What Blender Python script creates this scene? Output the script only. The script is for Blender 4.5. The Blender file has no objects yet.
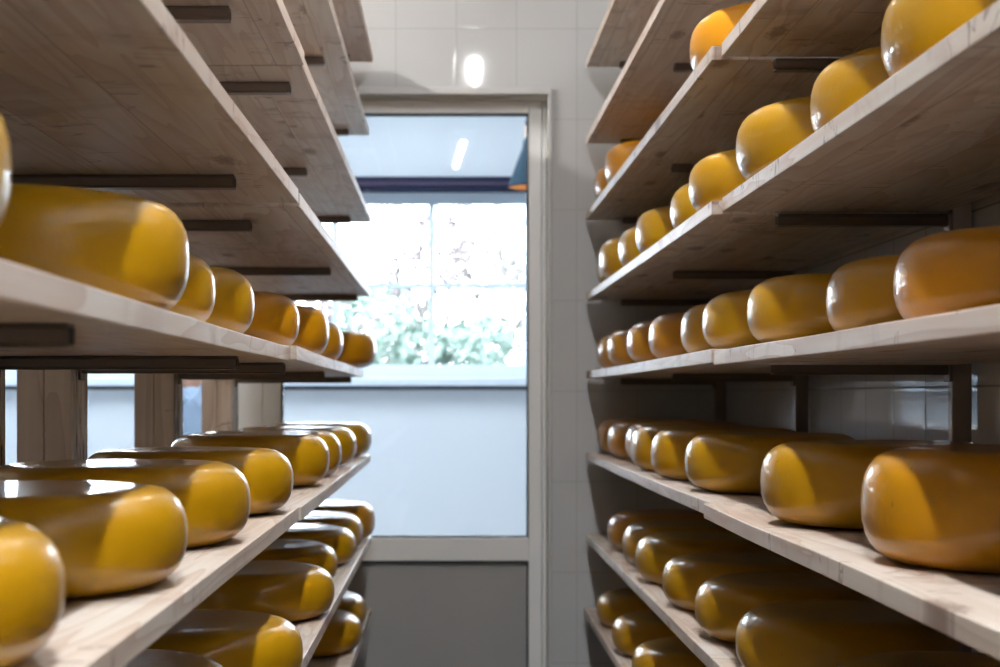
import bpy, bmesh, math, random
from mathutils import Vector, Matrix, noise

random.seed(7)
S = bpy.context.scene
COL = S.collection
EYE = 1.40            # camera height above the floor
WALL_Y = 4.90         # tiled end wall
WALL_X = 0.90         # tiled right wall


# ------------------------------------------------------------------ helpers
def link(name, bm, mat=None, parent=None, smooth=False):
    me = bpy.data.meshes.new(name)
    bmesh.ops.recalc_face_normals(bm, faces=bm.faces)
    bm.to_mesh(me)
    bm.free()
    if smooth:
        for p in me.polygons:
            p.use_smooth = True
    o = bpy.data.objects.new(name, me)
    COL.objects.link(o)
    if mat:
        for m in (mat if isinstance(mat, (list, tuple)) else [mat]):
            me.materials.append(m)
    if parent:
        o.parent = parent
    return o


def box(bm, x0, x1, y0, y1, z0, z1, mi=0):
    v = [bm.verts.new(c) for c in ((x0, y0, z0), (x1, y0, z0), (x1, y1, z0), (x0, y1, z0),
                                   (x0, y0, z1), (x1, y0, z1), (x1, y1, z1), (x0, y1, z1))]
    for f in ((0, 3, 2, 1), (4, 5, 6, 7), (0, 1, 5, 4), (1, 2, 6, 5), (2, 3, 7, 6), (3, 0, 4, 7)):
        bm.faces.new([v[i] for i in f]).material_index = mi
    return v


def boxes(*args):
    bm = bmesh.new()
    for a in args:
        box(bm, *a)
    return bm


def lathe(bm, prof, seg=48, c=(0, 0, 0), cap=False):
    rings = []
    for r, z in prof:
        if r < 1e-6:
            rings.append([bm.verts.new((c[0], c[1], c[2] + z))])
        else:
            rings.append([bm.verts.new((c[0] + r * math.cos(2 * math.pi * i / seg),
                                        c[1] + r * math.sin(2 * math.pi * i / seg), c[2] + z)) for i in range(seg)])
    for a, b in zip(rings, rings[1:]):
        for i in range(seg):
            j = (i + 1) % seg
            if len(a) == 1 and len(b) == 1:
                continue
            if len(a) == 1:
                bm.faces.new((a[0], b[j], b[i]))
            elif len(b) == 1:
                bm.faces.new((a[i], a[j], b[0]))
            else:
                bm.faces.new((a[i], a[j], b[j], b[i]))


def bevel(o, w=0.002, seg=2):
    m = o.modifiers.new('bevel', 'BEVEL')
    m.width = w
    m.harden_normals = False
    m.segments = seg
    m.limit_method = 'ANGLE'
    return o


def empty(name, loc=(0, 0, 0)):
    o = bpy.data.objects.new(name, None)
    COL.objects.link(o)
    o.location = loc
    o.empty_display_size = 0.1
    return o


def tag(o, label, cat, group=None):
    o['label'] = label
    o['category'] = cat
    if group:
        o['group'] = group
    return o


def struct(o):
    o['kind'] = 'structure'
    return o


# ---------------------------------------------------------------- materials
class NT:
    def __init__(self, name):
        self.m = bpy.data.materials.new(name)
        self.m.use_nodes = True
        self.t = self.m.node_tree
        self.t.nodes.clear()
        self.out = self.n('ShaderNodeOutputMaterial')

    def n(self, typ, **kw):
        nd = self.t.nodes.new(typ)
        for k, v in kw.items():
            setattr(nd, k, v)
        return nd

    def l(self, a, b):
        self.t.links.new(a, b)

    def set(self, sock, v):
        if hasattr(v, 'is_output') or hasattr(v, 'links'):
            self.l(v, sock)
        else:
            sock.default_value = v

    def math(self, op, a, b=None, c=None, clamp=False):
        nd = self.n('ShaderNodeMath', operation=op, use_clamp=clamp)
        self.set(nd.inputs[0], a)
        if b is not None:
            self.set(nd.inputs[1], b)
        if c is not None:
            self.set(nd.inputs[2], c)
        return nd.outputs[0]

    def mix(self, fac, a, b, blend='MIX'):
        nd = self.n('ShaderNodeMix', data_type='RGBA', blend_type=blend)
        self.set(nd.inputs[0], fac)
        self.set(nd.inputs[6], a)
        self.set(nd.inputs[7], b)
        return nd.outputs[2]

    def ramp(self, fac, stops):
        nd = self.n('ShaderNodeValToRGB')
        e = nd.color_ramp.elements
        while len(e) < len(stops):
            e.new(0.5)
        for s, (p, c) in zip(e, stops):
            s.position = p
            s.color = c if len(c) == 4 else (*c, 1)
        self.l(fac, nd.inputs[0])
        return nd.outputs[0]

    def noise(self, vec, scale, detail=2, rough=0.5, dist=0.0):
        nd = self.n('ShaderNodeTexNoise')
        self.l(vec, nd.inputs['Vector'])
        nd.inputs['Scale'].default_value = scale
        nd.inputs['Detail'].default_value = detail
        nd.inputs['Roughness'].default_value = rough
        nd.inputs['Distortion'].default_value = dist
        return nd.outputs[0]

    def scaled(self, vec, s, off=None):
        nd = self.n('ShaderNodeVectorMath', operation='MULTIPLY')
        self.l(vec, nd.inputs[0])
        nd.inputs[1].default_value = s
        r = nd.outputs[0]
        if off is not None:
            a = self.n('ShaderNodeVectorMath', operation='ADD')
            self.l(r, a.inputs[0])
            self.set(a.inputs[1], off)
            r = a.outputs[0]
        return r

    def bump(self, h, strength=0.2, dist=0.002, normal=None):
        nd = self.n('ShaderNodeBump')
        nd.inputs['Strength'].default_value = strength
        nd.inputs['Distance'].default_value = dist
        self.l(h, nd.inputs['Height'])
        if normal is not None:
            self.l(normal, nd.inputs['Normal'])
        return nd.outputs[0]

    def pbsdf(self, color, rough=0.5, normal=None, metallic=0.0, coat=0.0, spec=0.5, coat_rough=0.05):
        p = self.n('ShaderNodeBsdfPrincipled')
        self.set(p.inputs['Base Color'], color if not isinstance(color, tuple) or len(color) == 4 else (*color, 1))
        self.set(p.inputs['Roughness'], rough)
        p.inputs['Metallic'].default_value = metallic
        p.inputs['Coat Weight'].default_value = coat
        p.inputs['Coat Roughness'].default_value = coat_rough
        p.inputs['Specular IOR Level'].default_value = spec
        if normal is not None:
            self.l(normal, p.inputs['Normal'])
        self.l(p.outputs[0], self.out.inputs[0])
        return p


def plain(name, color, rough=0.5, metallic=0.0, spec=0.5, bump=0.0, bscale=60, var=0.0):
    t = NT(name)
    tc = t.n('ShaderNodeTexCoord').outputs['Object']
    nz = t.noise(tc, bscale, 3)
    col = (*color, 1)
    if var:
        big = t.noise(tc, 6, 4)
        col = t.mix(big, tuple(c * (1 - var) for c in color) + (1,), tuple(min(1, c * (1 + var)) for c in color) + (1,))
    t.pbsdf(col, rough, t.bump(nz, bump, 0.002) if bump else None, metallic, spec=spec)
    return t.m


def mat_wood(name, light, mid, dark, edge_mul=1.0, seam=0.137, weather=0.45):
    t = NT(name)
    tc = t.n('ShaderNodeTexCoord').outputs['Object']
    rnd = t.n('ShaderNodeObjectInfo').outputs['Random']
    r1 = t.math('MULTIPLY', rnd, 37.0)
    off = t.n('ShaderNodeCombineXYZ')
    t.l(r1, off.inputs[0])
    t.l(r1, off.inputs[1])
    t.l(r1, off.inputs[2])
    sep = t.n('ShaderNodeSeparateXYZ')
    t.l(tc, sep.inputs[0])
    # plank strips glued side by side
    sx = t.math('ADD', t.math('DIVIDE', sep.outputs[0], seam), t.math('MULTIPLY', rnd, 3.0))
    cell = t.math('FLOOR', sx)
    wn = t.n('ShaderNodeTexWhiteNoise', noise_dimensions='2D')
    cv = t.n('ShaderNodeCombineXYZ')
    t.l(cell, cv.inputs[0])
    t.l(r1, cv.inputs[1])
    t.l(cv.outputs[0], wn.inputs['Vector'])
    strip = wn.outputs[0]
    fr = t.math('FRACT', sx)
    edge = t.math('MINIMUM', fr, t.math('SUBTRACT', 1.0, fr))
    seamline = t.math('LESS_THAN', edge, 0.007)
    o2 = t.n('ShaderNodeVectorMath', operation='ADD')
    t.l(off.outputs[0], o2.inputs[0])
    so = t.n('ShaderNodeCombineXYZ')
    t.l(t.math('MULTIPLY', strip, 9.0), so.inputs[1])
    t.l(t.math('MULTIPLY', strip, 2.0), so.inputs[0])
    t.l(so.outputs[0], o2.inputs[1])
    offv = o2.outputs[0]
    # cathedral grain: rings of a log, stretched along the board
    gv = t.scaled(tc, (7.5, 0.55, 7.5), offv)
    warp = t.noise(gv, 1.0, 3, 0.55, 0.4)
    rings = t.math('FRACT', t.math('MULTIPLY', warp, 13.0))
    rings = t.math('POWER', rings, 2.2)
    fine = t.noise(t.scaled(tc, (95, 2.2, 95), offv), 1.0, 4, 0.6)
    mott = t.noise(t.scaled(tc, (5.5, 1.6, 5.5), offv), 1.0, 4, 0.6)
    base = t.ramp(t.math('ADD', t.math('MULTIPLY', mott, 0.6), t.math('MULTIPLY', fine, 0.4)),
                  [(0.33, mid), (0.62, light)])
    base = t.mix(t.math('MULTIPLY', rings, 0.5), base, (*dark, 1))
    base = t.mix(t.math('MULTIPLY', t.math('SUBTRACT', strip, 0.2), 0.35, clamp=True), base, (*mid, 1))
    # knots
    vo = t.n('ShaderNodeTexVoronoi', voronoi_dimensions='2D')
    vo.inputs['Scale'].default_value = 1.0
    wob = t.n('ShaderNodeVectorMath', operation='ADD')
    t.l(t.scaled(tc, (4.2, 1.5, 0.4), offv), wob.inputs[0])
    nn = t.n('ShaderNodeTexNoise')
    t.l(t.scaled(tc, (30, 12, 1), offv), nn.inputs['Vector'])
    t.l(t.scaled(nn.outputs[1], (0.12, 0.12, 0.12)), wob.inputs[1])
    t.l(wob.outputs[0], vo.inputs['Vector'])
    kd = vo.outputs['Distance']
    knot = t.ramp(kd, [(0.0, (1, 1, 1)), (0.045, (0.8, 0.8, 0.8)), (0.085, (0, 0, 0))])
    base = t.mix(t.math('MULTIPLY', knot, 0.8), base, (dark[0] * 0.4, dark[1] * 0.34, dark[2] * 0.3, 1))
    # cross-wise cracks and water stains
    ck = t.noise(t.scaled(tc, (1.7, 8.5, 3), offv), 1.0, 4, 0.6, 0.8)
    ck = t.math('ABSOLUTE', t.math('SUBTRACT', ck, 0.5))
    gate = t.noise(t.scaled(tc, (7, 4, 7), offv), 1.0, 2)
    crack = t.math('MULTIPLY', t.math('LESS_THAN', ck, 0.007), t.math('GREATER_THAN', gate, 0.56))
    base = t.mix(t.math('MULTIPLY', crack, 0.6), base, (dark[0] * 0.35, dark[1] * 0.3, dark[2] * 0.28, 1))
    stain = t.ramp(t.noise(t.scaled(tc, (3.5, 5.5, 3.5), offv), 1.0, 4, 0.65, 0.8), [(0.55, (0, 0, 0)), (0.72, (1, 1, 1))])
    base = t.mix(t.math('MULTIPLY', stain, weather), base, (dark[0] * 0.7, dark[1] * 0.62, dark[2] * 0.6, 1))
    base = t.mix(t.math('MULTIPLY', seamline, 0.55), base, (dark[0] * 0.4, dark[1] * 0.34, dark[2] * 0.3, 1))
    hv = t.math('ADD', t.math('MULTIPLY', fine, 0.6), t.math('MULTIPLY', rings, 0.3))
    hv = t.math('SUBTRACT', hv, t.math('MULTIPLY', seamline, 1.5))
    t.pbsdf(base, t.math('ADD', 0.40, t.math('MULTIPLY', fine, 0.14)), t.bump(hv, 0.25, 0.0012), spec=0.5)
    return t.m


def mat_cheese(name, a, b):
    t = NT(name)
    tc = t.n('ShaderNodeTexCoord').outputs['Object']
    rnd = t.n('ShaderNodeObjectInfo').outputs['Random']
    r1 = t.math('MULTIPLY', rnd, 23.0)
    off = t.n('ShaderNodeCombineXYZ')
    for i in range(3):
        t.l(r1, off.inputs[i])
    big = t.noise(t.scaled(tc, (5, 5, 9), off.outputs[0]), 1.0, 3, 0.5)
    col = t.mix(big, (*a, 1), (*b, 1))
    col = t.mix(t.math('MULTIPLY', rnd, 0.35), col, (a[0] * 0.95, a[1] * 0.8, a[2] * 0.6, 1))
    # small dark nicks on the wax
    vo = t.n('ShaderNodeTexVoronoi')
    t.l(t.scaled(tc, (22, 55, 22), off.outputs[0]), vo.inputs['Vector'])
    vo.inputs['Scale'].default_value = 1.0
    g = t.noise(t.scaled(tc, (9, 9, 9), off.outputs[0]), 1.0, 1)
    nick = t.math('MULTIPLY', t.math('LESS_THAN', vo.outputs['Distance'], 0.075), t.math('GREATER_THAN', g, 0.62))
    col = t.mix(t.math('MULTIPLY', nick, 0.5), col, (0.10, 0.045, 0.01, 1))
    # brushed, slightly wrinkled coating
    wr = t.noise(t.scaled(tc, (38, 38, 16), off.outputs[0]), 1.0, 4, 0.6)
    w2 = t.noise(t.scaled(tc, (170, 170, 110), off.outputs[0]), 1.0, 3, 0.6)
    patch = t.math('GREATER_THAN', t.noise(t.scaled(tc, (8, 8, 14), off.outputs[0]), 1.0, 2), 0.5)
    h = t.math('ADD', wr, t.math('MULTIPLY', t.math('MULTIPLY', w2, 0.5), patch))
    nrm = t.bump(h, 0.24, 0.0035)
    rough = t.math('ADD', 0.30, t.math('MULTIPLY', big, 0.12))
    t.pbsdf(col, rough, nrm, coat=0.45, spec=0.25, coat_rough=0.06)
    return t.m


def mat_tile(name, axis, w, h, ou, oz, color, grout, rough=0.12, gw=0.0012):
    """glazed wall tiles: axis 0 -> u = X, 1 -> u = Y"""
    t = NT(name)
    tc = t.n('ShaderNodeTexCoord').outputs['Object']
    sep = t.n('ShaderNodeSeparateXYZ')
    t.l(tc, sep.inputs[0])
    u = t.math('DIVIDE', t.math('SUBTRACT', sep.outputs[axis], ou), w)
    v = t.math('DIVIDE', t.math('SUBTRACT', sep.outputs[2], oz), h)

    def edge(q, size):
        f = t.math('FRACT', q)
        return t.math('MULTIPLY', t.math('MINIMUM', f, t.math('SUBTRACT', 1.0, f)), size)
    d = t.math('MINIMUM', edge(u, w), edge(v, h))
    mask = t.math('LESS_THAN', d, gw)
    pillow = t.math('MINIMUM', t.math('DIVIDE', d, 0.008), 1.0)
    cv = t.n('ShaderNodeCombineXYZ')
    t.l(t.math('FLOOR', u), cv.inputs[0])
    t.l(t.math('FLOOR', v), cv.inputs[1])
    wn = t.n('ShaderNodeTexWhiteNoise', noise_dimensions='2D')
    t.l(cv.outputs[0], wn.inputs['Vector'])
    tone = t.mix(t.math('MULTIPLY', wn.outputs[0], 0.06), (*color, 1), tuple(c * 0.7 for c in color) + (1,))
    col = t.mix(t.math('MULTIPLY', mask, 0.8), tone, (*grout, 1))
    rg = t.math('ADD', rough, t.math('MULTIPLY', mask, 0.5))
    wave = t.noise(t.scaled(tc, (9, 9, 5)), 1.0, 2)
    tilt = t.n('ShaderNodeVectorMath', operation='ADD')
    # each tile is set a hair out of plane
    ge = t.n('ShaderNodeNewGeometry')
    wc = t.n('ShaderNodeVectorMath', operation='SUBTRACT')
    t.l(wn.outputs[1], wc.inputs[0])
    wc.inputs[1].default_value = (0.5, 0.5, 0.5)
    t.l(t.scaled(wc.outputs[0], (0.005, 0.005, 0.005)), tilt.inputs[0])
    t.l(ge.outputs['Normal'], tilt.inputs[1])
    nm = t.n('ShaderNodeVectorMath', operation='NORMALIZE')
    t.l(tilt.outputs[0], nm.inputs[0])
    b1 = t.bump(wave, 0.05, 0.010, nm.outputs[0])
    nrm = t.bump(pillow, 0.2, 0.0012, b1)
    t.pbsdf(col, rg, nrm, spec=0.5)
    return t.m


def mat_emit(name, color, strength):
    t = NT(name)
    e = t.n('ShaderNodeEmission')
    e.inputs[0].default_value = (*color, 1)
    e.inputs[1].default_value = strength
    t.l(e.outputs[0], t.out.inputs[0])
    return t.m


def mat_glass(name, tint=(1, 1, 1), gloss=1.0):
    t = NT(name)
    tr = t.n('ShaderNodeBsdfTransparent')
    tr.inputs[0].default_value = (*tint, 1)
    gl = t.n('ShaderNodeBsdfGlossy')
    gl.inputs['Roughness'].default_value = 0.01
    fr = t.n('ShaderNodeFresnel')
    fr.inputs[0].default_value = 1.5
    mx = t.n('ShaderNodeMixShader')
    t.l(t.math('MULTIPLY', fr.outputs[0], gloss), mx.inputs[0])
    t.l(tr.outputs[0], mx.inputs[1])
    t.l(gl.outputs[0], mx.inputs[2])
    t.l(mx.outputs[0], t.out.inputs[0])
    return t.m


M_WOOD = mat_wood('pine_boards', (0.64, 0.61, 0.565), (0.57, 0.44, 0.35), (0.36, 0.20, 0.125))
M_POST = mat_wood('old_timber', (0.66, 0.55, 0.46), (0.54, 0.42, 0.33), (0.30, 0.21, 0.15), seam=50.0, weather=0.6)
M_CHEESE = mat_cheese('yellow_cheese_coating', (0.44, 0.245, 0.003), (0.385, 0.19, 0.001))
M_AMBER = mat_cheese('amber_cheese_coating', (0.48, 0.225, 0.003), (0.43, 0.18, 0.002))
M_ORANGE = mat_cheese('orange_cheese_coating', (0.55, 0.245, 0.004), (0.50, 0.205, 0.003))
M_STEEL = plain('brown_steel', (0.17, 0.135, 0.112), 0.38, 0.3, bump=0.05, bscale=120)
M_STEEL_R = plain('brown_steel_upright', (0.30, 0.24, 0.20), 0.45, 0.1, bump=0.05, bscale=120)
M_TILE_END = mat_tile('end_wall_tiles', 0, 0.20, 0.30, 0.027, EYE + 0.0166, (0.53, 0.54, 0.55), (0.30, 0.31, 0.31), 0.05)
M_TILE_RIGHT = mat_tile('right_wall_tiles', 1, 0.20, 0.30, 0.19, EYE + 0.0166, (0.66, 0.66, 0.69), (0.12, 0.12, 0.12), 0.04, 0.002)
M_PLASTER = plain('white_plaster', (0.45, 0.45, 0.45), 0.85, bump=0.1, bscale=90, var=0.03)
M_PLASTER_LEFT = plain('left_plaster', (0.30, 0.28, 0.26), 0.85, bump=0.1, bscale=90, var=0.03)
M_FLOOR = mat_tile('floor_tiles', 0, 0.30, 0.30, 0.1, 0.0, (0.20, 0.195, 0.19), (0.1, 0.1, 0.1), 0.35)
M_PVC = plain('white_pvc', (0.84, 0.85, 0.86), 0.35, bump=0.03, bscale=200)
M_KICK = plain('grey_door_panel', (0.36, 0.355, 0.35), 0.5, bump=0.08, bscale=300, var=0.05)
M_GASKET_SHADOW = plain('gasket_and_sill_shadow', (0.02, 0.03, 0.05), 0.6)  # door gaskets, and the painted shadow line under the far sill
M_TRIM = plain('tile_trim', (0.52, 0.52, 0.52), 0.4)
M_REVEAL = plain('reveal_plaster', (0.70, 0.69, 0.64), 0.8, bump=0.1)
M_GLASS = mat_glass('door_glass', (0.97, 0.985, 1.0), 1.0)
M_GLASS2 = mat_glass('window_glass', (0.97, 0.985, 1.0), 0.6)
M_ROOM2 = plain('cool_white_paint', (0.74, 0.78, 0.82), 0.8, bump=0.05, bscale=80)
M_WINFRAME = plain('white_window_frame', (0.74, 0.82, 0.90), 0.4)
M_NAVY = plain('navy_blind', (0.012, 0.017, 0.045), 0.8, spec=0.1)
M_MAUVE = plain('mauve_band', (0.08, 0.06, 0.09), 0.8, spec=0.1)
M_TUBE = mat_emit('lamp_diffuser', (0.985, 0.99, 0.985), 540.0)
M_TUBE_ADDED = mat_emit('added_lamp_diffuser', (0.985, 0.99, 0.985), 26.0)  # for the unseen lamp added near the end wall
M_TUBE_LEFT = mat_emit('left_lamp_diffuser', (1.0, 0.96, 0.90), 360.0)
M_FILL2 = mat_emit('added_fill_glow', (0.84, 0.925, 1.0), 12.5)  # glow of the fill panels added in the room beyond
M_LAMPBODY = plain('white_lamp_housing', (0.75, 0.75, 0.75), 0.4)
M_SHADE = plain('dark_teal_shade', (0.016, 0.042, 0.065), 0.7, spec=0.12)
M_SHADEIN = plain('orange_shade_lining', (0.75, 0.36, 0.10), 0.5)
M_SOCKET = plain('peach_socket', (0.75, 0.50, 0.36), 0.5)
M_BULB = mat_emit('warm_bulb', (1.0, 0.62, 0.25), 6.0)
M_CORD = plain('grey_cord', (0.35, 0.38, 0.42), 0.6)
M_SKIN = plain('skin', (0.62, 0.33, 0.22), 0.5, bump=0.05)
M_SHIRT = plain('pale_blue_shirt', (0.48, 0.62, 0.82), 0.8, bump=0.2, bscale=200)
M_JACKET = plain('white_coat', (0.82, 0.85, 0.88), 0.8, bump=0.2, bscale=200)
M_TROUSER = plain('dark_trousers', (0.05, 0.06, 0.08), 0.8)
M_HAIR = plain('brown_hair', (0.09, 0.05, 0.03), 0.6)
M_SHOE = plain('black_shoes', (0.02, 0.02, 0.02), 0.4)
M_LAWN = plain('lawn', (0.06, 0.085, 0.05), 0.9, var=0.3)
M_BARK = plain('bark', (0.09, 0.085, 0.08), 0.9, bump=0.4, bscale=30)
M_LEAF_G = plain('green_leaves', (0.075, 0.115, 0.094), 0.7, var=0.3)
M_LEAF_P = plain('pink_blossom', (0.135, 0.114, 0.114), 0.7, var=0.15)
M_LEAF_W = plain('pale_blossom', (0.14, 0.135, 0.125), 0.7, var=0.15)


# ------------------------------------------------------------------- setting
CEIL = 3.06
XL = -1.9
YB = -2.6
struct(link('floor', boxes((XL - .1, WALL_X + .1, YB - .1, WALL_Y + .25, -0.1, 0.0)), M_FLOOR))
struct(link('ceiling', boxes((XL - .1, WALL_X + .1, YB - .1, WALL_Y + .25, CEIL, CEIL + .1)), M_PLASTER))
struct(link('wall_right', boxes((WALL_X, WALL_X + .1, YB - .1, WALL_Y + .25, 0, CEIL)), M_TILE_RIGHT))
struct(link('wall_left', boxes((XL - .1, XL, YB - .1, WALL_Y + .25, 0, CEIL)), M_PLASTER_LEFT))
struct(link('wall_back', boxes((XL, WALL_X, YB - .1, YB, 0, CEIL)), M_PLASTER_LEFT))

OX0, OX1, OZ1 = -1.80, 0.331, EYE + 0.997       # opening for door and side window
bm = bmesh.new()
box(bm, OX1, WALL_X, WALL_Y, WALL_Y + .25, 0, CEIL)
box(bm, XL, OX0, WALL_Y, WALL_Y + .25, 0, CEIL)
box(bm, OX0, OX1, WALL_Y, WALL_Y + .25, OZ1, CEIL)
bm.faces.ensure_lookup_table()
for f in bm.faces:      # reveal surfaces (underside of the header, sides of the opening) are plaster
    f.normal_update()
    c = f.calc_center_median()
    if abs(c.z - OZ1) < 1e-4 or abs(c.x - OX1) < 1e-4 or abs(c.x - OX0) < 1e-4:
        f.material_index = 1
struct(link('wall_end', bm, [M_TILE_END, M_REVEAL]))
tr = struct(bevel(link('trim_1', boxes((OX0 - .012, OX1 + .012, WALL_Y - .014, WALL_Y, OZ1, OZ1 + .024),
                                       (OX1, OX1 + .012, WALL_Y - .014, WALL_Y, 0, OZ1)), M_TRIM), .002))

# glazed door (door_1) and the side window (window_1) in the reveal
DY0, DY1 = WALL_Y + .10, WALL_Y + .165
GZ0, GZ1 = EYE - .479, EYE + .955
GX0, GX1 = -.564, .272
door = struct(bevel(link('door_1', boxes(
    (GX0 - .062, GX0, DY0, DY1, .02, GZ1 + .05), (GX1, GX1 + .045, DY0, DY1, .02, GZ1 + .05),
    (GX0, GX1, DY0, DY1, GZ1, GZ1 + .05), (GX0, GX1, DY0, DY1, GZ0 - .079, GZ0), (GX0, GX1, DY0, DY1, .02, .12)), M_PVC), .004))
link('kick_panel', boxes((GX0, GX1, DY0 + .02, DY0 + .045, .12, GZ0 - .079)), M_KICK, door)
link('glass_pane', boxes((GX0, GX1, DY0 + .028, DY0 + .034, GZ0, GZ1)), M_GLASS, door)
g = .006
link('gasket', boxes((GX0, GX0 + g, DY0 + .004, DY0 + .026, GZ0, GZ1), (GX1 - g, GX1, DY0 + .004, DY0 + .026, GZ0, GZ1),
                     (GX0, GX1, DY0 + .004, DY0 + .026, GZ1 - g, GZ1), (GX0, GX1, DY0 + .004, DY0 + .026, GZ0, GZ0 + g),
                     (GX0, GX1, DY0 + .004, DY0 + .019, GZ0 - .079 - g, GZ0 - .079), (GX1 - g, GX1, DY0 + .004, DY0 + .019, .12, GZ0 - .079),
                     (GX0, GX0 + g, DY0 + .004, DY0 + .019, .12, GZ0 - .079)), M_GASKET_SHADOW, door)
# door handle, lever on a backplate at the hinge-free (left) stile
bm = boxes((GX0 - .046, GX0 - .014, DY0 - .008, DY0, EYE - .46, EYE - .24))
box(bm, GX0 - .036, GX0 - .024, DY0 - .05, DY0 - .008, EYE - .336, EYE - .324)
box(bm, GX0 - .036, GX0 + .07, DY0 - .056, DY0 - .042, EYE - .338, EYE - .322)
bevel(link('door_handle', bm, M_LAMPBODY, door), .003)
struct(bevel(link('trim_2', boxes((OX0, OX0 + .05, DY0 - .004, DY1 + .02, 0, OZ1), (OX1 - .012, OX1, DY0 - .004, DY1 + .02, 0, OZ1),
                                  (OX0, OX1, DY0 - .004, DY1 + .02, GZ1 + .05, OZ1), (-.7125, GX0 - .062, DY0 - .004, DY1 + .02, 0, GZ1 + .05)), M_PVC), .003))
SX0, SX1 = OX0 + .05, -.7125
win = struct(bevel(link('window_1', boxes((SX0, SX0 + .045, DY0, DY1, .02, GZ1 + .05), (SX1 - .008, SX1, DY0, DY1, .02, GZ1 + .05),
                                          (SX0, SX1, DY0, DY1, GZ1, GZ1 + .05), (SX0, SX1, DY0, DY1, .02, GZ0)), M_PVC), .003))
link('glass_pane', boxes((SX0 + .045, SX1 - .008, DY0 + .028, DY0 + .034, GZ0, GZ1)), M_GLASS, win)

# ---------------------------------------------------------- the room beyond
FY = 8.5
RX0, RX1, RC = -3.6, 2.6, 3.35
struct(link('floor_beyond', boxes((RX0 - .1, RX1 + .1, WALL_Y + .25, FY + .2, -0.1, 0)), M_PLASTER))
struct(link('ceiling_beyond', boxes((RX0 - .1, RX1 + .1, WALL_Y + .25, FY + .2, RC, RC + .1)), M_ROOM2))
struct(link('wall_beyond_left', boxes((RX0 - .1, RX0, WALL_Y + .25, FY + .2, 0, RC)), M_ROOM2))
struct(link('wall_beyond_right', boxes((RX1, RX1 + .1, WALL_Y + .25, FY + .2, 0, RC)), M_ROOM2))
struct(link('wall_beyond_near', boxes((RX0, XL - .1, WALL_Y + .15, WALL_Y + .25, 0, RC), (WALL_X + .1, RX1, WALL_Y + .15, WALL_Y + .25, 0, RC),
                                      (XL - .1, WALL_X + .1, WALL_Y + .15, WALL_Y + .25, CEIL + .1, RC)), M_ROOM2))
WX0, WX1, WZ0, WZ1 = -3.2, 1.6, EYE + .115, EYE + 1.23
struct(link('wall_beyond_far', boxes((RX0, WX0, FY, FY + .2, 0, RC), (WX1, RX1, FY, FY + .2, 0, RC),
                                     (WX0, WX1, FY, FY + .2, 0, WZ0), (WX0, WX1, FY, FY + .2, WZ1, RC)), M_ROOM2))
fr = .063
bars = [(WX0, WX1, FY + .04, FY + .10, WZ0, WZ0 + fr), (WX0, WX1, FY + .04, FY + .10, EYE + 1.108, WZ1),
        (WX0, WX0 + fr, FY + .04, FY + .10, WZ0, WZ1), (WX1 - fr, WX1, FY + .04, FY + .10, WZ0, WZ1)]
for i in range(-4, 3):
    xm = -.095 + .557 * i
    bars.append((xm - .018, xm + .018, FY + .05, FY + .085, WZ0 + fr, EYE + 1.108))
bars.append((WX0, WX1, FY + .052, FY + .083, EYE + .622, EYE + .653))
w2 = struct(bevel(link('window_2', boxes(*bars), M_WINFRAME), .003))
link('glass_pane', boxes((WX0 + fr, WX1 - fr, FY + .064, FY + .070, WZ0 + fr, EYE + 1.108)), M_GLASS2, w2)
bevel(link('window_sill', boxes((WX0 - .05, WX1 + .05, FY - .10, FY + .045, EYE + .058, EYE + .102)), M_WINFRAME, w2), .004)
link('sill_shadow_strip', boxes((WX0 - .05, WX1 + .05, FY - .03, FY - .001, EYE + .036, EYE + .0575)), M_GASKET_SHADOW, w2)  # dark strip painted in for the shadow below the sill

blind = empty('roller_blind', (0, FY - .09, EYE + 1.166))
tag(blind, 'rolled-up navy blind above the bright window beyond the door', 'blind')
bevel(link('cassette', boxes((WX0, WX1, -.03, .085, .0, .078)), M_NAVY, blind), .006)
link('hem_bar', boxes((WX0, WX1, -.034, -.029, .030, .046)), M_MAUVE, blind)
for sx in (WX0 + .05, WX1 - .05):
    link('mounting_bracket', boxes((sx - .03, sx + .03, .04, .0899, .078, .10)), M_WINFRAME, blind)

# pendant lamp in the room beyond
PX, PY = .385, 7.0
lamp = empty('pendant_lamp', (PX, PY, EYE + .985))
tag(lamp, 'dark teal cone pendant lamp with orange lining hanging behind the door glass', 'lamp')
bm = bmesh.new()
lathe(bm, [(.022, .235), (.030, .225), (.034, .19), (.098, .012), (.102, 0), (.098, .004), (.030, .185), (.0, .19)], 40)
for f in bm.faces:
    if f.calc_center_median().xy.length < .1 and f.calc_center_median().z < .19:
        pass
sh = link('lamp_shade', bm, M_SHADE, lamp, True)
bm = bmesh.new()
lathe(bm, [(.0965, .003), (.093, .010), (.029, .180), (0, .183)], 40)
link('shade_lining', bm, M_SHADEIN, lamp, True)
bm = bmesh.new()
lathe(bm, [(.0, .218), (.017, .22), (.020, .24), (.020, .285), (.014, .30), (.0, .302)], 24)
link('socket', bm, M_SOCKET, lamp, True)
bm = bmesh.new()
lathe(bm, [(.0, .296), (.018, .298), (.021, .315), (.008, .325), (.004, .335), (.004, RC - EYE - .985 - .03), (0, RC - EYE - .985 - .03)], 16)
link('cord', bm, M_NAVY, lamp, True)
bm = bmesh.new()
lathe(bm, [(.0, .03), (.022, .038), (.032, .06), (.026, .09), (.014, .115), (.014, .16), (0, .16)], 20)
link('bulb', bm, M_BULB, lamp, True)
bm = bmesh.new()
lathe(bm, [(.0, RC - EYE - .985 - .035), (.045, RC - EYE - .985 - .033), (.05, RC - EYE - .985 - .003), (0, RC - EYE - .985)], 24)
link('ceiling_rose', bm, M_NAVY, lamp, True)

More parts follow.
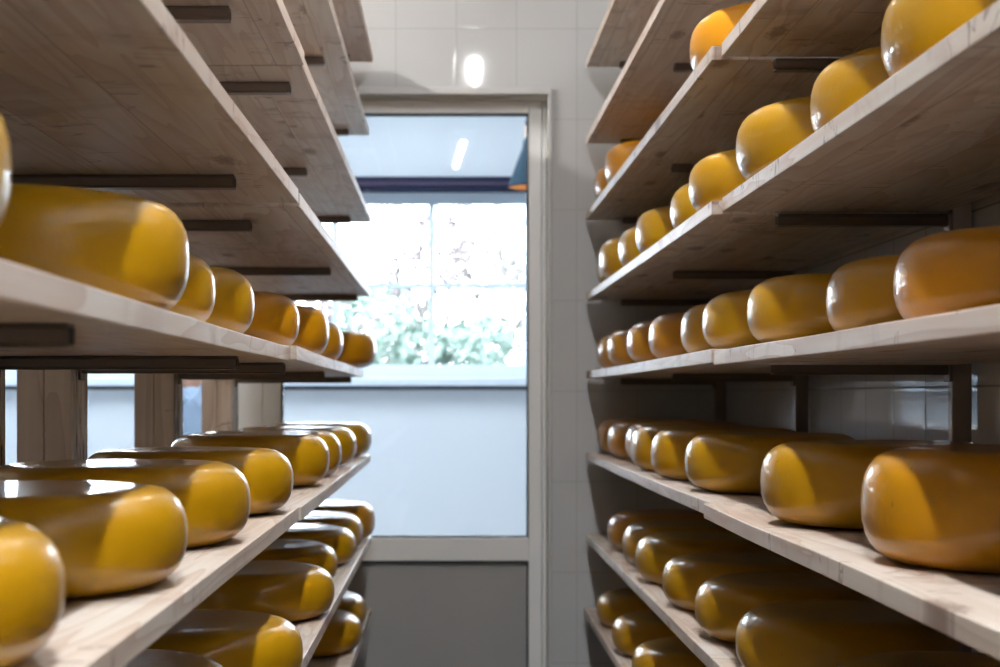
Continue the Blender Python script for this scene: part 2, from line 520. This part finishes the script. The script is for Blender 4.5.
# two flat cool-white panels, added out of view to brighten the room beyond
for k, (x, y, lab) in enumerate(((-.2, 6.9, 'added cool white fill panel over the room beyond the door'),
                                 (-2.3, 6.9, 'added cool white fill panel over the room beyond, left of the door'))):
    p = empty('added_fill_panel', (x, y, RC))
    tag(p, lab, 'lamp', 'added fill panels in the room beyond')
    bevel(link('frame', boxes((-.62, .62, -.62, -.6, -.05, 0), (-.62, .62, .6, .62, -.05, 0),
                              (-.62, -.6, -.6, .6, -.05, 0), (.6, .62, -.6, .6, -.05, 0)), M_LAMPBODY, p), .002)
    link('diffuser', boxes((-.6, .6, -.6, .6, -.042, -.03)), M_FILL2, p)

# strip lamps over the aisle; the door-end one is added to brighten the wall
for x, y0, y1, lab in ((.12, 3.90, 4.50, 'added unseen strip lamp on the ceiling over the aisle, close to the door'),
                       (.13, 2.26, 2.80, 'white strip lamp on the ceiling over the middle of the aisle'),
                       (-1.15, 3.90, 4.55, 'white strip lamp on the ceiling behind the left rack, by the side window'),
                       (.08, -.30, .83, 'white strip lamp on the ceiling over the near half of the aisle')):
    p = empty('ceiling_strip_lamp', (x, (y0 + y1) / 2, CEIL))
    tag(p, lab, 'lamp', 'strip lamps over the aisle')
    hl = (y1 - y0) / 2
    p.rotation_euler.z = -.042 if y0 < 0 else 0.0
    bevel(link('housing', boxes((-.075, .075, -hl - .03, hl + .03, -.035, 0)), M_LAMPBODY, p), .004)
    bevel(link('diffuser', boxes((-.016, .016, -hl, hl, -.062, -.035)), M_TUBE_LEFT if x < -1 else M_TUBE_ADDED if y0 >= 3 else M_TUBE, p), .01)
    for e in (-1, 1):
        bevel(link('end_cap', boxes((-.03, .03, min(e * hl, e * (hl + .02)), max(e * hl, e * (hl + .02)), -.072, -.035)), M_LAMPBODY, p), .003)

# ------------------------------------------------------------------- racks
TH = .024
LV_R = [1.100, .849, .600, .335, .081, -.185, -.450, -.693]
LV_L = [1.115, .877, .590, .348, .086, -.190, -.455, -.693]
WORD = ['top level', 'second level from the top', 'third level from the top', 'second level above eye height',
        'level just above eye height', 'level just below eye height', 'second level below eye height', 'lowest visible level']


YJ = 2.535
ADJ = {(1, 2): .004, (1, 3): .004, (1, 4): -.004, (-1, 3): .006, (-1, 4): -.002}   # near-half boards sit a few mm off the far ones


def bracket_bm(x_in, x_out, y, ztop, h=.020, w=.024):
    """square steel arm, open at the aisle end"""
    bm = bmesh.new()
    s = -1 if x_out < x_in else 1       # direction towards the aisle
    t = .003
    xa, xb = sorted((x_in, x_out))
    box(bm, xa, xb, y - w / 2, y + w / 2, ztop - t, ztop)
    box(bm, xa, xb, y - w / 2, y + w / 2, ztop - h, ztop - h + t)
    box(bm, xa, xb, y - w / 2, y - w / 2 + t, ztop - h + t, ztop - t)
    box(bm, xa, xb, y + w / 2 - t, y + w / 2, ztop - h + t, ztop - t)
    # welded foot plate against the upright
    xp0, xp1 = sorted((x_in, x_in + s * .006))
    box(bm, xp0, xp1, y - w / 2 - .004, y + w / 2 + .004, ztop - h - .012, ztop - t * 0 - .0005)
    # plug set back in the open end
    xq0, xq1 = sorted((x_out - s * .012, x_out - s * .008))
    box(bm, xq0, xq1, y - w / 2 + t, y + w / 2 - t, ztop - h + t, ztop - t)
    return bm


def rack(name, side, ys, levels, label, skip=()):
    root = empty(name, (0, 0, 0))
    tag(root, label, 'rack', 'racks along the aisle')
    for y in ys:
        if side < 0:
            bm = bmesh.new()
            box(bm, -.7276, -.678, y - .06, y + .06, 0, CEIL - .02)
            box(bm, -.778, -.7286, y - .06, y + .06, 0, CEIL - .02)
            box(bm, -.774, -.682, y - .056, y + .056, .01, CEIL - .03)
            bm.normal_update()
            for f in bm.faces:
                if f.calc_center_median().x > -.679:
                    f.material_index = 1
            p = bevel(link('post', bm, [M_POST_ROT, M_LIT_SIDE], root), .003)
        else:
            bm = bmesh.new()
            box(bm, .858, .892, y - .012, y + .012, 0, CEIL - .02)
            box(bm, .850, .8995, y - .03, y + .03, 0.0, .006)
            p = bevel(link('post', bm, M_STEEL_R, root), .003)
        for i, h in enumerate(levels):
            if (y, i) in skip:
                continue
            zt = EYE + h - TH - .0008 + ADJ.get((side, i), 0) * (y < YJ - .1)
            ya = y - (.055 if side < 0 and i == 2 else 0)
            if side < 0:
                xo = {(3.727, 2): -.350, (2.727, 2): -.284, (2.727, 3): -.362, (4.727, 3): -.288, (3.727, 3): -.296}.get((y, i), -.31 + random.uniform(-.01, .01))
                b = bracket_bm(-.678, xo, ya, zt)
            else:
                b = bracket_bm(.858, .558 + random.uniform(-.006, .006), y, zt)
            bevel(link('bracket', b, M_STEEL, root), .0015, 1)
    return root


# upright timber: grain runs along Z
def rot_wood():
    m = M_POST.copy()
    m.name = 'old_timber_upright'
    nt = m.node_tree
    tcn = [n for n in nt.nodes if n.type == 'TEX_COORD'][0]
    outs = [l for l in nt.links if l.from_node == tcn]
    mp = nt.nodes.new('ShaderNodeMapping')
    mp.inputs['Rotation'].default_value = (math.pi / 2, 0, 0)
    tgt = [l.to_socket for l in outs]
    nt.links.new(tcn.outputs['Object'], mp.inputs[0])
    for s in tgt:
        nt.links.new(mp.outputs[0], s)
    return m


M_POST_ROT = rot_wood()


def lit_side():  # blotchy pale timber: aisle light painted into the posts' aisle-facing side
    t = NT('lit_side_timber')
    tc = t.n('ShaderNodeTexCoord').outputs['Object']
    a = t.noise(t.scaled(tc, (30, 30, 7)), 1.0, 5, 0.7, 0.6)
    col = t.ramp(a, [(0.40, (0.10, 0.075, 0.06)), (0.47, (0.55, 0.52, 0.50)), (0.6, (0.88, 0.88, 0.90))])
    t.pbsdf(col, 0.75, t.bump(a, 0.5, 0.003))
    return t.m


M_LIT_SIDE = lit_side()
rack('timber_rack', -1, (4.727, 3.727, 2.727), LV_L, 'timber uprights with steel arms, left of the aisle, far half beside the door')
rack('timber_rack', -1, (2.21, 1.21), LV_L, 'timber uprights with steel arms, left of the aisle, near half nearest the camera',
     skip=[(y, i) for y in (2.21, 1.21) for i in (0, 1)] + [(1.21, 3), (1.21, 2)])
rack('steel_rack', 1, (4.76, 3.67, 2.53, 1.37), LV_R, 'brown steel uprights and arms fixed against the tiled right wall',
     skip=[(1.37, i) for i in (0, 1)])


def board(side, lv, far, x_front, x_back, y0, y1, htop, skew=0.0, sag=.0):
    """plank with grain along Y, gently bowed between its arms"""
    bm = bmesh.new()
    n = 14
    cx, cy = (x_front + x_back) / 2, (y0 + y1) / 2
    rows = []
    for k in range(n + 1):
        f = k / n
        y = y0 + (y1 - y0) * f
        dz = -sag * math.sin(math.pi * f)
        wob = .0018 * noise.noise(Vector((x_front * 9 + lv, y * 2.1, htop * 5)))
        xf = x_front + skew * (f - .5) + wob * .6
        row = [(xf, dz), (x_back, dz * .6)]
        rows.append([bm.verts.new((xf - cx, y - cy, dz + wob)), bm.verts.new((x_back - cx, y - cy, dz * .6 + wob)),
                     bm.verts.new((x_back - cx, y - cy, dz * .6 - TH + wob * .4)), bm.verts.new((xf - cx, y - cy, dz - TH + wob * .4))])
    for a, b in zip(rows, rows[1:]):
        for i in range(4):
            bm.faces.new((a[i], a[(i + 1) % 4], b[(i + 1) % 4], b[i]))
    bm.faces.new(rows[0])
    bm.faces.new(rows[-1][::-1])
    o = bevel(link('shelf_board', bm, M_WOOD), .0014)
    o.location = (cx, cy, EYE + htop)
    sd = 'left' if side < 0 else 'right'
    tag(o, '%s half of pale pine shelf, %s rack, %s' % ('far' if far else 'near', sd, WORD[lv]),
        'shelf board', 'shelf boards on the %s rack' % sd)
    return o


YJ = 2.535
for lv in range(8):
    xf = [.452, .452, .452, .452, .452, .452, .452, .445][lv]
    board(1, lv, True, xf, .853, YJ + .003, 4.845, LV_R[lv], skew=0.0, sag=.0015)
    if lv >= 2:
        board(1, lv, False, [0, 0, .468, .469, .455, .437, .452, .452][lv], .853, .30, YJ - .003, LV_R[lv] + [0, 0, .004, .004, -.004, 0, 0, 0][lv],
              sag=.001)
    xl = [-.245, -.258, -.250, -.254, -.268, -.252, -.250, -.250][lv]
    board(-1, lv, True, xl, -.675, YJ + .003, 4.84, LV_L[lv], skew=(-.016 if lv == 4 else 0), sag=.001)
    if lv >= 2:
        board(-1, lv, False, [0, 0, -.246, -.256, -.272, -.256, -.252, -.252][lv], -.675, .30, YJ - .003, LV_L[lv] + [0, 0, .0, .006, -.002, 0, 0, 0][lv],
              sag=.001)


# ------------------------------------------------------------------ cheeses
def cheese_mesh(R, H, seed, flat):
    bm = bmesh.new()
    half = H / 2
    rr = R - flat
    prof = [(0, -half)]
    n = 14
    for k in range(0, 3):
        prof.append((flat * (k + 1) / 4, -half))
    for k in range(n + 1):
        a = -math.pi / 2 + math.pi * k / n
        c, s = math.cos(a), math.sin(a)
        e = 2 / 2.45
        prof.append((flat + rr * abs(c) ** e, half * (abs(s) ** e) * (1 if s > 0 else -1)))
    for k in (2, 1, 0):
        prof.append((flat * (k + 1) / 4, half))
    prof.append((0, half))
    lathe(bm, prof, 72)
    for v in bm.verts:
        p = v.co.copy()
        nz = noise.noise(Vector((p.x * 7 + seed * 3.7, p.y * 7, p.z * 9)))
        d = p.xy.length / R
        v.co.z += .0022 * nz * min(1, d + .3) * (1 if p.z > -half + .004 else .25)
        v.co.x *= 1 + .008 * nz
        v.co.y *= 1 + .008 * nz
        if p.z > half - .002:
            v.co.z -= .004 * max(0, 1 - (p.xy.length / flat) ** 2)   # slightly dished top
    bmesh.ops.translate(bm, verts=bm.verts, vec=(0, 0, half))
    me = bpy.data.meshes.new('cheese_wheel')
    bmesh.ops.recalc_face_normals(bm, faces=bm.faces)
    bm.to_mesh(me)
    bm.free()
    zmin = min(v.co.z for v in me.vertices)
    for v in me.vertices:
        v.co.z -= zmin
    for p in me.polygons:
        p.use_smooth = True
    return me


R0, H0 = .172, .112
protos = {}
for key, mat in (('y', M_CHEESE), ('o', M_ORANGE), ('a', M_AMBER)):
    for s in range(4):
        me = cheese_mesh(R0, H0, s + {'y': 0, 'a': 5, 'o': 10}[key], .124 - .004 * s)
        me.materials.append(mat)
        protos[key, s] = me

# side, level, [(X centre, Y centre, height, colour)] - nearest wheel first
CHEESES = [
    (1, 2, [(0.630, 2.800, 0.115, 'o'), (0.624, 4.300, 0.125, 'o'), (0.630, 4.655, 0.120, 'o')]),
    (1, 3, [(0.650, 1.620, 0.120, 'y'), (0.663, 2.000, 0.115, 'y'), (0.635, 2.370, 0.120, 'y'), (0.620, 2.760, 0.112, 'y'), (0.640, 3.120, 0.112, 'y'), (0.629, 3.600, 0.115, 'y'), (0.627, 3.970, 0.115, 'y'), (0.614, 4.340, 0.125, 'y'), (0.645, 4.705, 0.125, 'y')]),
    (1, 4, [(0.689, 1.700, 0.108, 'a'), (0.700, 2.060, 0.112, 'y'), (0.661, 2.420, 0.112, 'y'), (0.650, 2.780, 0.112, 'y'), (0.663, 3.130, 0.110, 'y'), (0.646, 3.490, 0.112, 'a'), (0.638, 3.860, 0.112, 'a'), (0.631, 4.280, 0.112, 'a'), (0.638, 4.640, 0.110, 'a')]),
    (1, 5, [(0.631, 1.630, 0.126, 'a'), (0.625, 2.140, 0.118, 'y'), (0.629, 2.860, 0.112, 'y'), (0.624, 3.310, 0.111, 'y'), (0.625, 3.670, 0.112, 'y'), (0.653, 4.030, 0.113, 'a'), (0.641, 4.375, 0.110, 'a'), (0.650, 4.725, 0.110, 'a')]),
    (1, 6, [(0.636, 1.830, 0.112, 'y'), (0.630, 2.340, 0.110, 'y'), (0.630, 2.740, 0.110, 'y'), (0.630, 3.150, 0.105, 'y'), (0.626, 3.580, 0.113, 'y'), (0.637, 3.940, 0.113, 'y'), (0.635, 4.320, 0.110, 'a')]),
    (1, 7, [(0.609, 3.520, 0.100, 'y'), (0.612, 3.980, 0.100, 'y'), (0.620, 4.460, 0.100, 'y')]),
    (-1, 4, [(-0.441, 0.900, 0.120, 'y'), (-0.438, 1.520, 0.114, 'y'), (-0.470, 1.890, 0.100, 'y'), (-0.465, 2.240, 0.108, 'y'), (-0.458, 2.850, 0.110, 'a'), (-0.434, 3.300, 0.112, 'a'), (-0.444, 3.850, 0.105, 'a'), (-0.394, 4.600, 0.110, 'a')]),
    (-1, 5, [(-0.438, 1.020, 0.100, 'y'), (-0.433, 1.480, 0.097, 'y'), (-0.427, 1.910, 0.103, 'y'), (-0.421, 2.400, 0.104, 'y'), (-0.420, 3.130, 0.109, 'y'), (-0.423, 3.490, 0.106, 'y'), (-0.418, 4.030, 0.105, 'y'), (-0.410, 4.660, 0.106, 'y')]),
    (-1, 6, [(-0.432, 1.850, 0.118, 'y'), (-0.399, 2.330, 0.100, 'y'), (-0.407, 3.060, 0.100, 'y'), (-0.437, 3.550, 0.100, 'y'), (-0.419, 4.000, 0.100, 'y'), (-0.421, 4.360, 0.105, 'y'), (-0.400, 4.715, 0.115, 'a')]),
    (-1, 7, [(-0.420, 2.840, 0.100, 'a'), (-0.405, 4.030, 0.100, 'y'), (-0.416, 4.430, 0.100, 'y')]),
]
ORD = ['nearest', 'second', 'third', 'fourth', 'fifth', 'sixth', 'seventh', 'eighth', 'ninth']
cnt = 0
src = {}
for side, lv, rows in CHEESES:
    sd = 'left' if side < 0 else 'right'
    levels = LV_L if side < 0 else LV_R
    n = len(rows)
    for i, (x, y, h, ck) in enumerate(rows):
        far = y > YJ
        near_adj = {(-1, 4): -.002, (1, 3): .004, (1, 4): -.004, (1, 2): .004}.get((side, lv), 0) if not far else 0
        if side < 0 and lv == 3 and not far:
            near_adj = .006
        if abs(y - YJ) < R0:          # straddles the joint: it sits on the higher board
            near_adj = max(near_adj, 0)
        key = (ck, cnt % 4)
        if key not in src:
            src[key] = bpy.data.objects.new('cheese_wheel', protos[key])
            o = src[key]
        else:
            o = src[key].copy()
        COL.objects.link(o)
        o.location = (x, y, EYE + levels[lv] + near_adj + .0012)
        o.rotation_euler = (0, 0, random.uniform(0, 6.28))
        k = 1 - random.uniform(0, .02)
        o.scale = (k, k, h / H0)
        colr = {'o': 'orange', 'y': 'yellow', 'a': 'amber'}[ck]
        if n == 1:
            w = 'the only one seen'
        elif i == 0:
            w = 'nearest the camera'
        elif i == n - 1:
            w = 'farthest, next to the end wall' if side > 0 else 'farthest, next to the door'
        elif i < n / 2:
            w = ORD[i] + ' from the camera'
        else:
            w = ORD[n - 1 - i] + ' from the far end'
        tag(o, '%s cheese wheel, %s, %s rack, %s' % (colr, w, sd, WORD[lv]), 'cheese', 'cheese wheels on the %s rack' % sd)
        cnt += 1

# ------------------------------------------------ person in the room beyond
def skin(name, pts, edges, mat, parent, root=0, sub=2):
    me = bpy.data.meshes.new(name)
    me.from_pydata([p[:3] for p in pts], edges, [])
    o = bpy.data.objects.new(name, me)
    COL.objects.link(o)
    m = o.modifiers.new('skin', 'SKIN')
    for i, p in enumerate(pts):
        rx = p[3]
        ry = p[4] if len(p) > 4 else rx
        me.skin_vertices[0].data[i].radius = (rx, ry)
        me.skin_vertices[0].data[i].use_root = (i == root)
    s = o.modifiers.new('sub', 'SUBSURF')
    s.levels = s.render_levels = sub
    me.materials.append(mat)
    m.use_smooth_shade = True
    if parent:
        o.parent = parent
    return o


person = empty('person', (-1.16, 6.75, 0))
tag(person, 'person in a pale blue shirt and white coat behind the glazing, seen between timber posts', 'person')
# body faces the camera (-Y)
pts = [(0, 0, .93, .135, .10), (0, 0, 1.08, .125, .09), (0, 0, 1.24, .145, .10), (0, .005, 1.37, .12, .085), (0, .0, 1.455, .058, .056),
       (0, -.012, 1.52, .056, .060), (0, -.012, 1.585, .070, .088), (0, -.006, 1.655, .074, .090), (0, .004, 1.71, .05, .06)]
ed = [(i, i + 1) for i in range(8)]
for sx in (-1, 1):
    a = len(pts)
    pts += [(sx * .165, .005, 1.385, .058), (sx * .215, .01, 1.25, .05), (sx * .235, .01, 1.11, .042), (sx * .235, -.04, .98, .036), (sx * .232, -.075, .87, .027), (sx * .23, -.085, .82, .032, .018)]
    ed += [(3, a)] + [(a + i, a + i + 1) for i in range(5)]
    f0 = len(pts)
    for k, (dx, dz, ln) in enumerate(((-.022, -.075, 1), (-.008, -.09, 1), (.007, -.085, 1), (.021, -.07, 1))):
        pts += [(sx * .23 + dx, -.09, .80 + dz * .5, .0085), (sx * .23 + dx, -.098, .80 + dz, .0075)]
        ed += [(a + 5, f0 + 2 * k), (f0 + 2 * k, f0 + 2 * k + 1)]
    t0 = len(pts)
    pts += [(sx * .19, -.105, .815, .010), (sx * .178, -.115, .785, .0085)]
    ed += [(a + 4, t0), (t0, t0 + 1)]
    b = len(pts)
    pts += [(sx * .09, 0, .86, .095), (sx * .095, -.005, .68, .078), (sx * .1, -.01, .48, .057), (sx * .1, .01, .30, .055), (sx * .1, .015, .10, .038), (sx * .105, -.06, .04, .04, .032), (sx * .11, -.13, .032, .035, .025)]
    ed += [(0, b)] + [(b + i, b + i + 1) for i in range(6)]
skin('body', pts, ed, M_SKIN, person)
# face features
for nm, c, r, sc, mt in (('nose', (0, -.108, 1.602), .014, (1, 1.2, 1.5), M_SKIN), ('ear', (-.078, .0, 1.605), .018, (.45, 1, 1.6), M_SKIN),
                         ('ear', (.078, .0, 1.605), .018, (.45, 1, 1.6), M_SKIN), ('eye', (-.031, -.088, 1.628), .010, (1.3, .6, .7), M_HAIR),
                         ('eye', (.031, -.088, 1.628), .010, (1.3, .6, .7), M_HAIR)):
    bm = bmesh.new()
    bmesh.ops.create_icosphere(bm, subdivisions=2, radius=r, matrix=Matrix.Translation(c) @ Matrix.Diagonal((*sc, 1)))
    link(nm, bm, mt, person, True)
bm = bmesh.new()
bmesh.ops.create_icosphere(bm, subdivisions=2, radius=.012, matrix=Matrix.Translation((0, -.092, 1.562)) @ Matrix.Diagonal((1.9, .5, .5, 1)))
link('mouth', bm, plain('lips', (.5, .2, .17), .5), person, True)
bm = bmesh.new()
bmesh.ops.create_icosphere(bm, subdivisions=3, radius=.098, matrix=Matrix.Translation((0, .018, 1.672)) @ Matrix.Diagonal((.88, 1.04, .92, 1)))
for v in list(bm.verts):
    if v.co.y < -.035 and v.co.z < 1.685:
        v.co.y = -.035
    v.co += .004 * Vector((noise.noise(v.co * 40), noise.noise(v.co * 40 + Vector((9, 0, 0))), 0))
link('hair', bm, M_HAIR, person, True)
# shirt with open collar, white coat over it, trousers, shoes
skin('shirt', [(0, 0, .95, .142, .108), (0, 0, 1.08, .134, .10), (0, -.006, 1.24, .165, .125), (0, -.004, 1.36, .145, .122), (0, .004, 1.42, .10, .092), (0, .010, 1.45, .070, .066)],
     [(0, 1), (1, 2), (2, 3), (3, 4), (4, 5)], M_SHIRT, person)
for sx in (-1, 1):
    skin('shirt_sleeve', [(sx * .12, .006, 1.375, .07), (sx * .172, .006, 1.375, .068), (sx * .22, .01, 1.25, .06), (sx * .237, .01, 1.11, .052), (sx * .236, -.04, .98, .045), (sx * .233, -.07, .89, .040)],
         [(0, 1), (1, 2), (2, 3), (3, 4), (4, 5)], M_SHIRT if sx > 0 else M_JACKET, person)
skin('coat_front', [(-.085, -.085, 1.40, .030, .02), (-.075, -.118, 1.30, .05, .022), (-.085, -.122, 1.15, .06, .02), (-.09, -.115, .95, .06, .02)],
     [(0, 1), (1, 2), (2, 3)], M_JACKET, person)
bm = bmesh.new()
for sx in (-1, 1):
    vs = [bm.verts.new(c) for c in ((sx * .012, -.105, 1.385), (sx * .055, -.085, 1.465), (sx * .085, -.03, 1.475), (sx * .075, -.09, 1.375), (sx * .045, -.12, 1.35))]
    bm.faces.new(vs)
col = link('collar', bm, M_SHIRT, person)
sm = col.modifiers.new('solid', 'SOLIDIFY')
sm.thickness = .006
tp = [(0, 0, .96, .142, .108), (0, 0, .88, .145, .11)]
te = [(0, 1)]
for sx in (-1, 1):
    b = len(tp)
    tp += [(sx * .09, 0, .80, .10), (sx * .096, -.004, .65, .086), (sx * .1, -.008, .46, .070), (sx * .1, .012, .28, .066), (sx * .1, .012, .09, .062)]
    te += [(1, b)] + [(b + i, b + i + 1) for i in range(4)]
skin('trousers', tp, te, M_TROUSER, person)
for sx in (-1, 1):
    skin('shoe', [(sx * .1, .03, .045, .046, .042), (sx * .104, -.06, .04, .047, .036), (sx * .11, -.15, .034, .042, .028)], [(0, 1), (1, 2)], M_SHOE, person)


# ----------------------------------------------------------------- outdoors
struct(link('ground_outside', boxes((-30, 30, FY + .2, 60, -.3, -.25)), M_LAWN))


def tree(x, y, h, r, mat, label, n=1500, seed=1):
    rg = random.Random(seed)
    root = empty('garden_tree', (x, y, -.25))
    tag(root, label, 'tree', 'trees outside the window')
    skin('trunk', [(0, 0, 0, .12), (.05, 0, h * .35, .09), (-.3 * r, .1, h * .6, .05), (.02, 0, h * .55, .07), (.35 * r, -.1, h * .75, .04), (0, .1, h * .85, .03)],
         [(0, 1), (1, 2), (1, 3), (3, 4), (3, 5)], M_BARK, root, sub=1)
    bm = bmesh.new()
    blobs = [(Vector((rg.uniform(-.75, .75) * r, rg.uniform(-.6, .6) * r, h * rg.uniform(.42, .95))), rg.uniform(.3, .5) * r) for _ in range(14)]
    for _ in range(n):
        c, br = rg.choice(blobs)
        d = Vector((rg.gauss(0, 1), rg.gauss(0, 1), rg.gauss(0, 1))).normalized()
        p = c + d * br * rg.uniform(.55, 1.0)
        u = Vector((rg.gauss(0, 1), rg.gauss(0, 1), rg.gauss(0, 1))).normalized()
        w = u.orthogonal().normalized()
        s = rg.uniform(.03, .07)
        bm.faces.new([bm.verts.new(p + u * s), bm.verts.new(p + w * s * .55), bm.verts.new(p - u * s), bm.verts.new(p - w * s * .55)])
    link('foliage', bm, mat, root)


tree(-2.6, 14.6, 3.2, 1.15, M_LEAF_P, 'pale pink flowering tree outside, left of the middle glazing bar', 5200, 3)
tree(-.25, 12.6, 2.35, .85, M_LEAF_G, 'pale green tree outside, low behind the middle glazing bar', 4200, 5)
tree(1.5, 15.2, 3.3, 1.2, M_LEAF_W, 'cream flowering tree outside, right of the middle glazing bar', 5200, 8)
tree(-.6, 17.5, 3.9, 1.35, M_LEAF_P, 'tall pink flowering tree outside, behind the pale green tree', 5200, 11)

# ----------------------------------------------------------- light, camera
w = bpy.data.worlds.new('sky')
S.world = w
w.use_nodes = True
nt = w.node_tree
bg = nt.nodes['Background']
bg.inputs[0].default_value = (0.90, 0.955, 1.0, 1)
bg.inputs[1].default_value = 22.0
sun = bpy.data.objects.new('sun', bpy.data.lights.new('sun', 'SUN'))
sun.data.energy = 2.0
sun.data.angle = .02
sun.data.color = (1, .96, .9)
sun.rotation_euler = (math.radians(50), 0, math.radians(200))
COL.objects.link(sun)

cam = bpy.data.objects.new('camera', bpy.data.cameras.new('camera'))
COL.objects.link(cam)
cam.location = (0, 0, EYE)
cam.rotation_euler = (math.pi / 2, 0, 0)
cam.data.sensor_width = 36
cam.data.lens = 36 * 1480 / 1000
cam.data.shift_x = .052
cam.data.shift_y = .0625
cam.data.clip_start = .02
cam.data.dof.use_dof = True
cam.data.dof.focus_distance = 2.15
cam.data.dof.aperture_fstop = 6.3
S.camera = cam

S.view_settings.view_transform = 'Standard'
S.view_settings.look = 'None'
S.view_settings.exposure = 0.0
S.view_settings.gamma = 1.0
S.view_settings.use_curve_mapping = False
S.cycles.use_denoising = True
S.cycles.max_bounces = 10
S.cycles.diffuse_bounces = 4
S.cycles.glossy_bounces = 5
S.cycles.transparent_max_bounces = 12
S.cycles.sample_clamp_indirect = 8
S.cycles.caustics_reflective = False
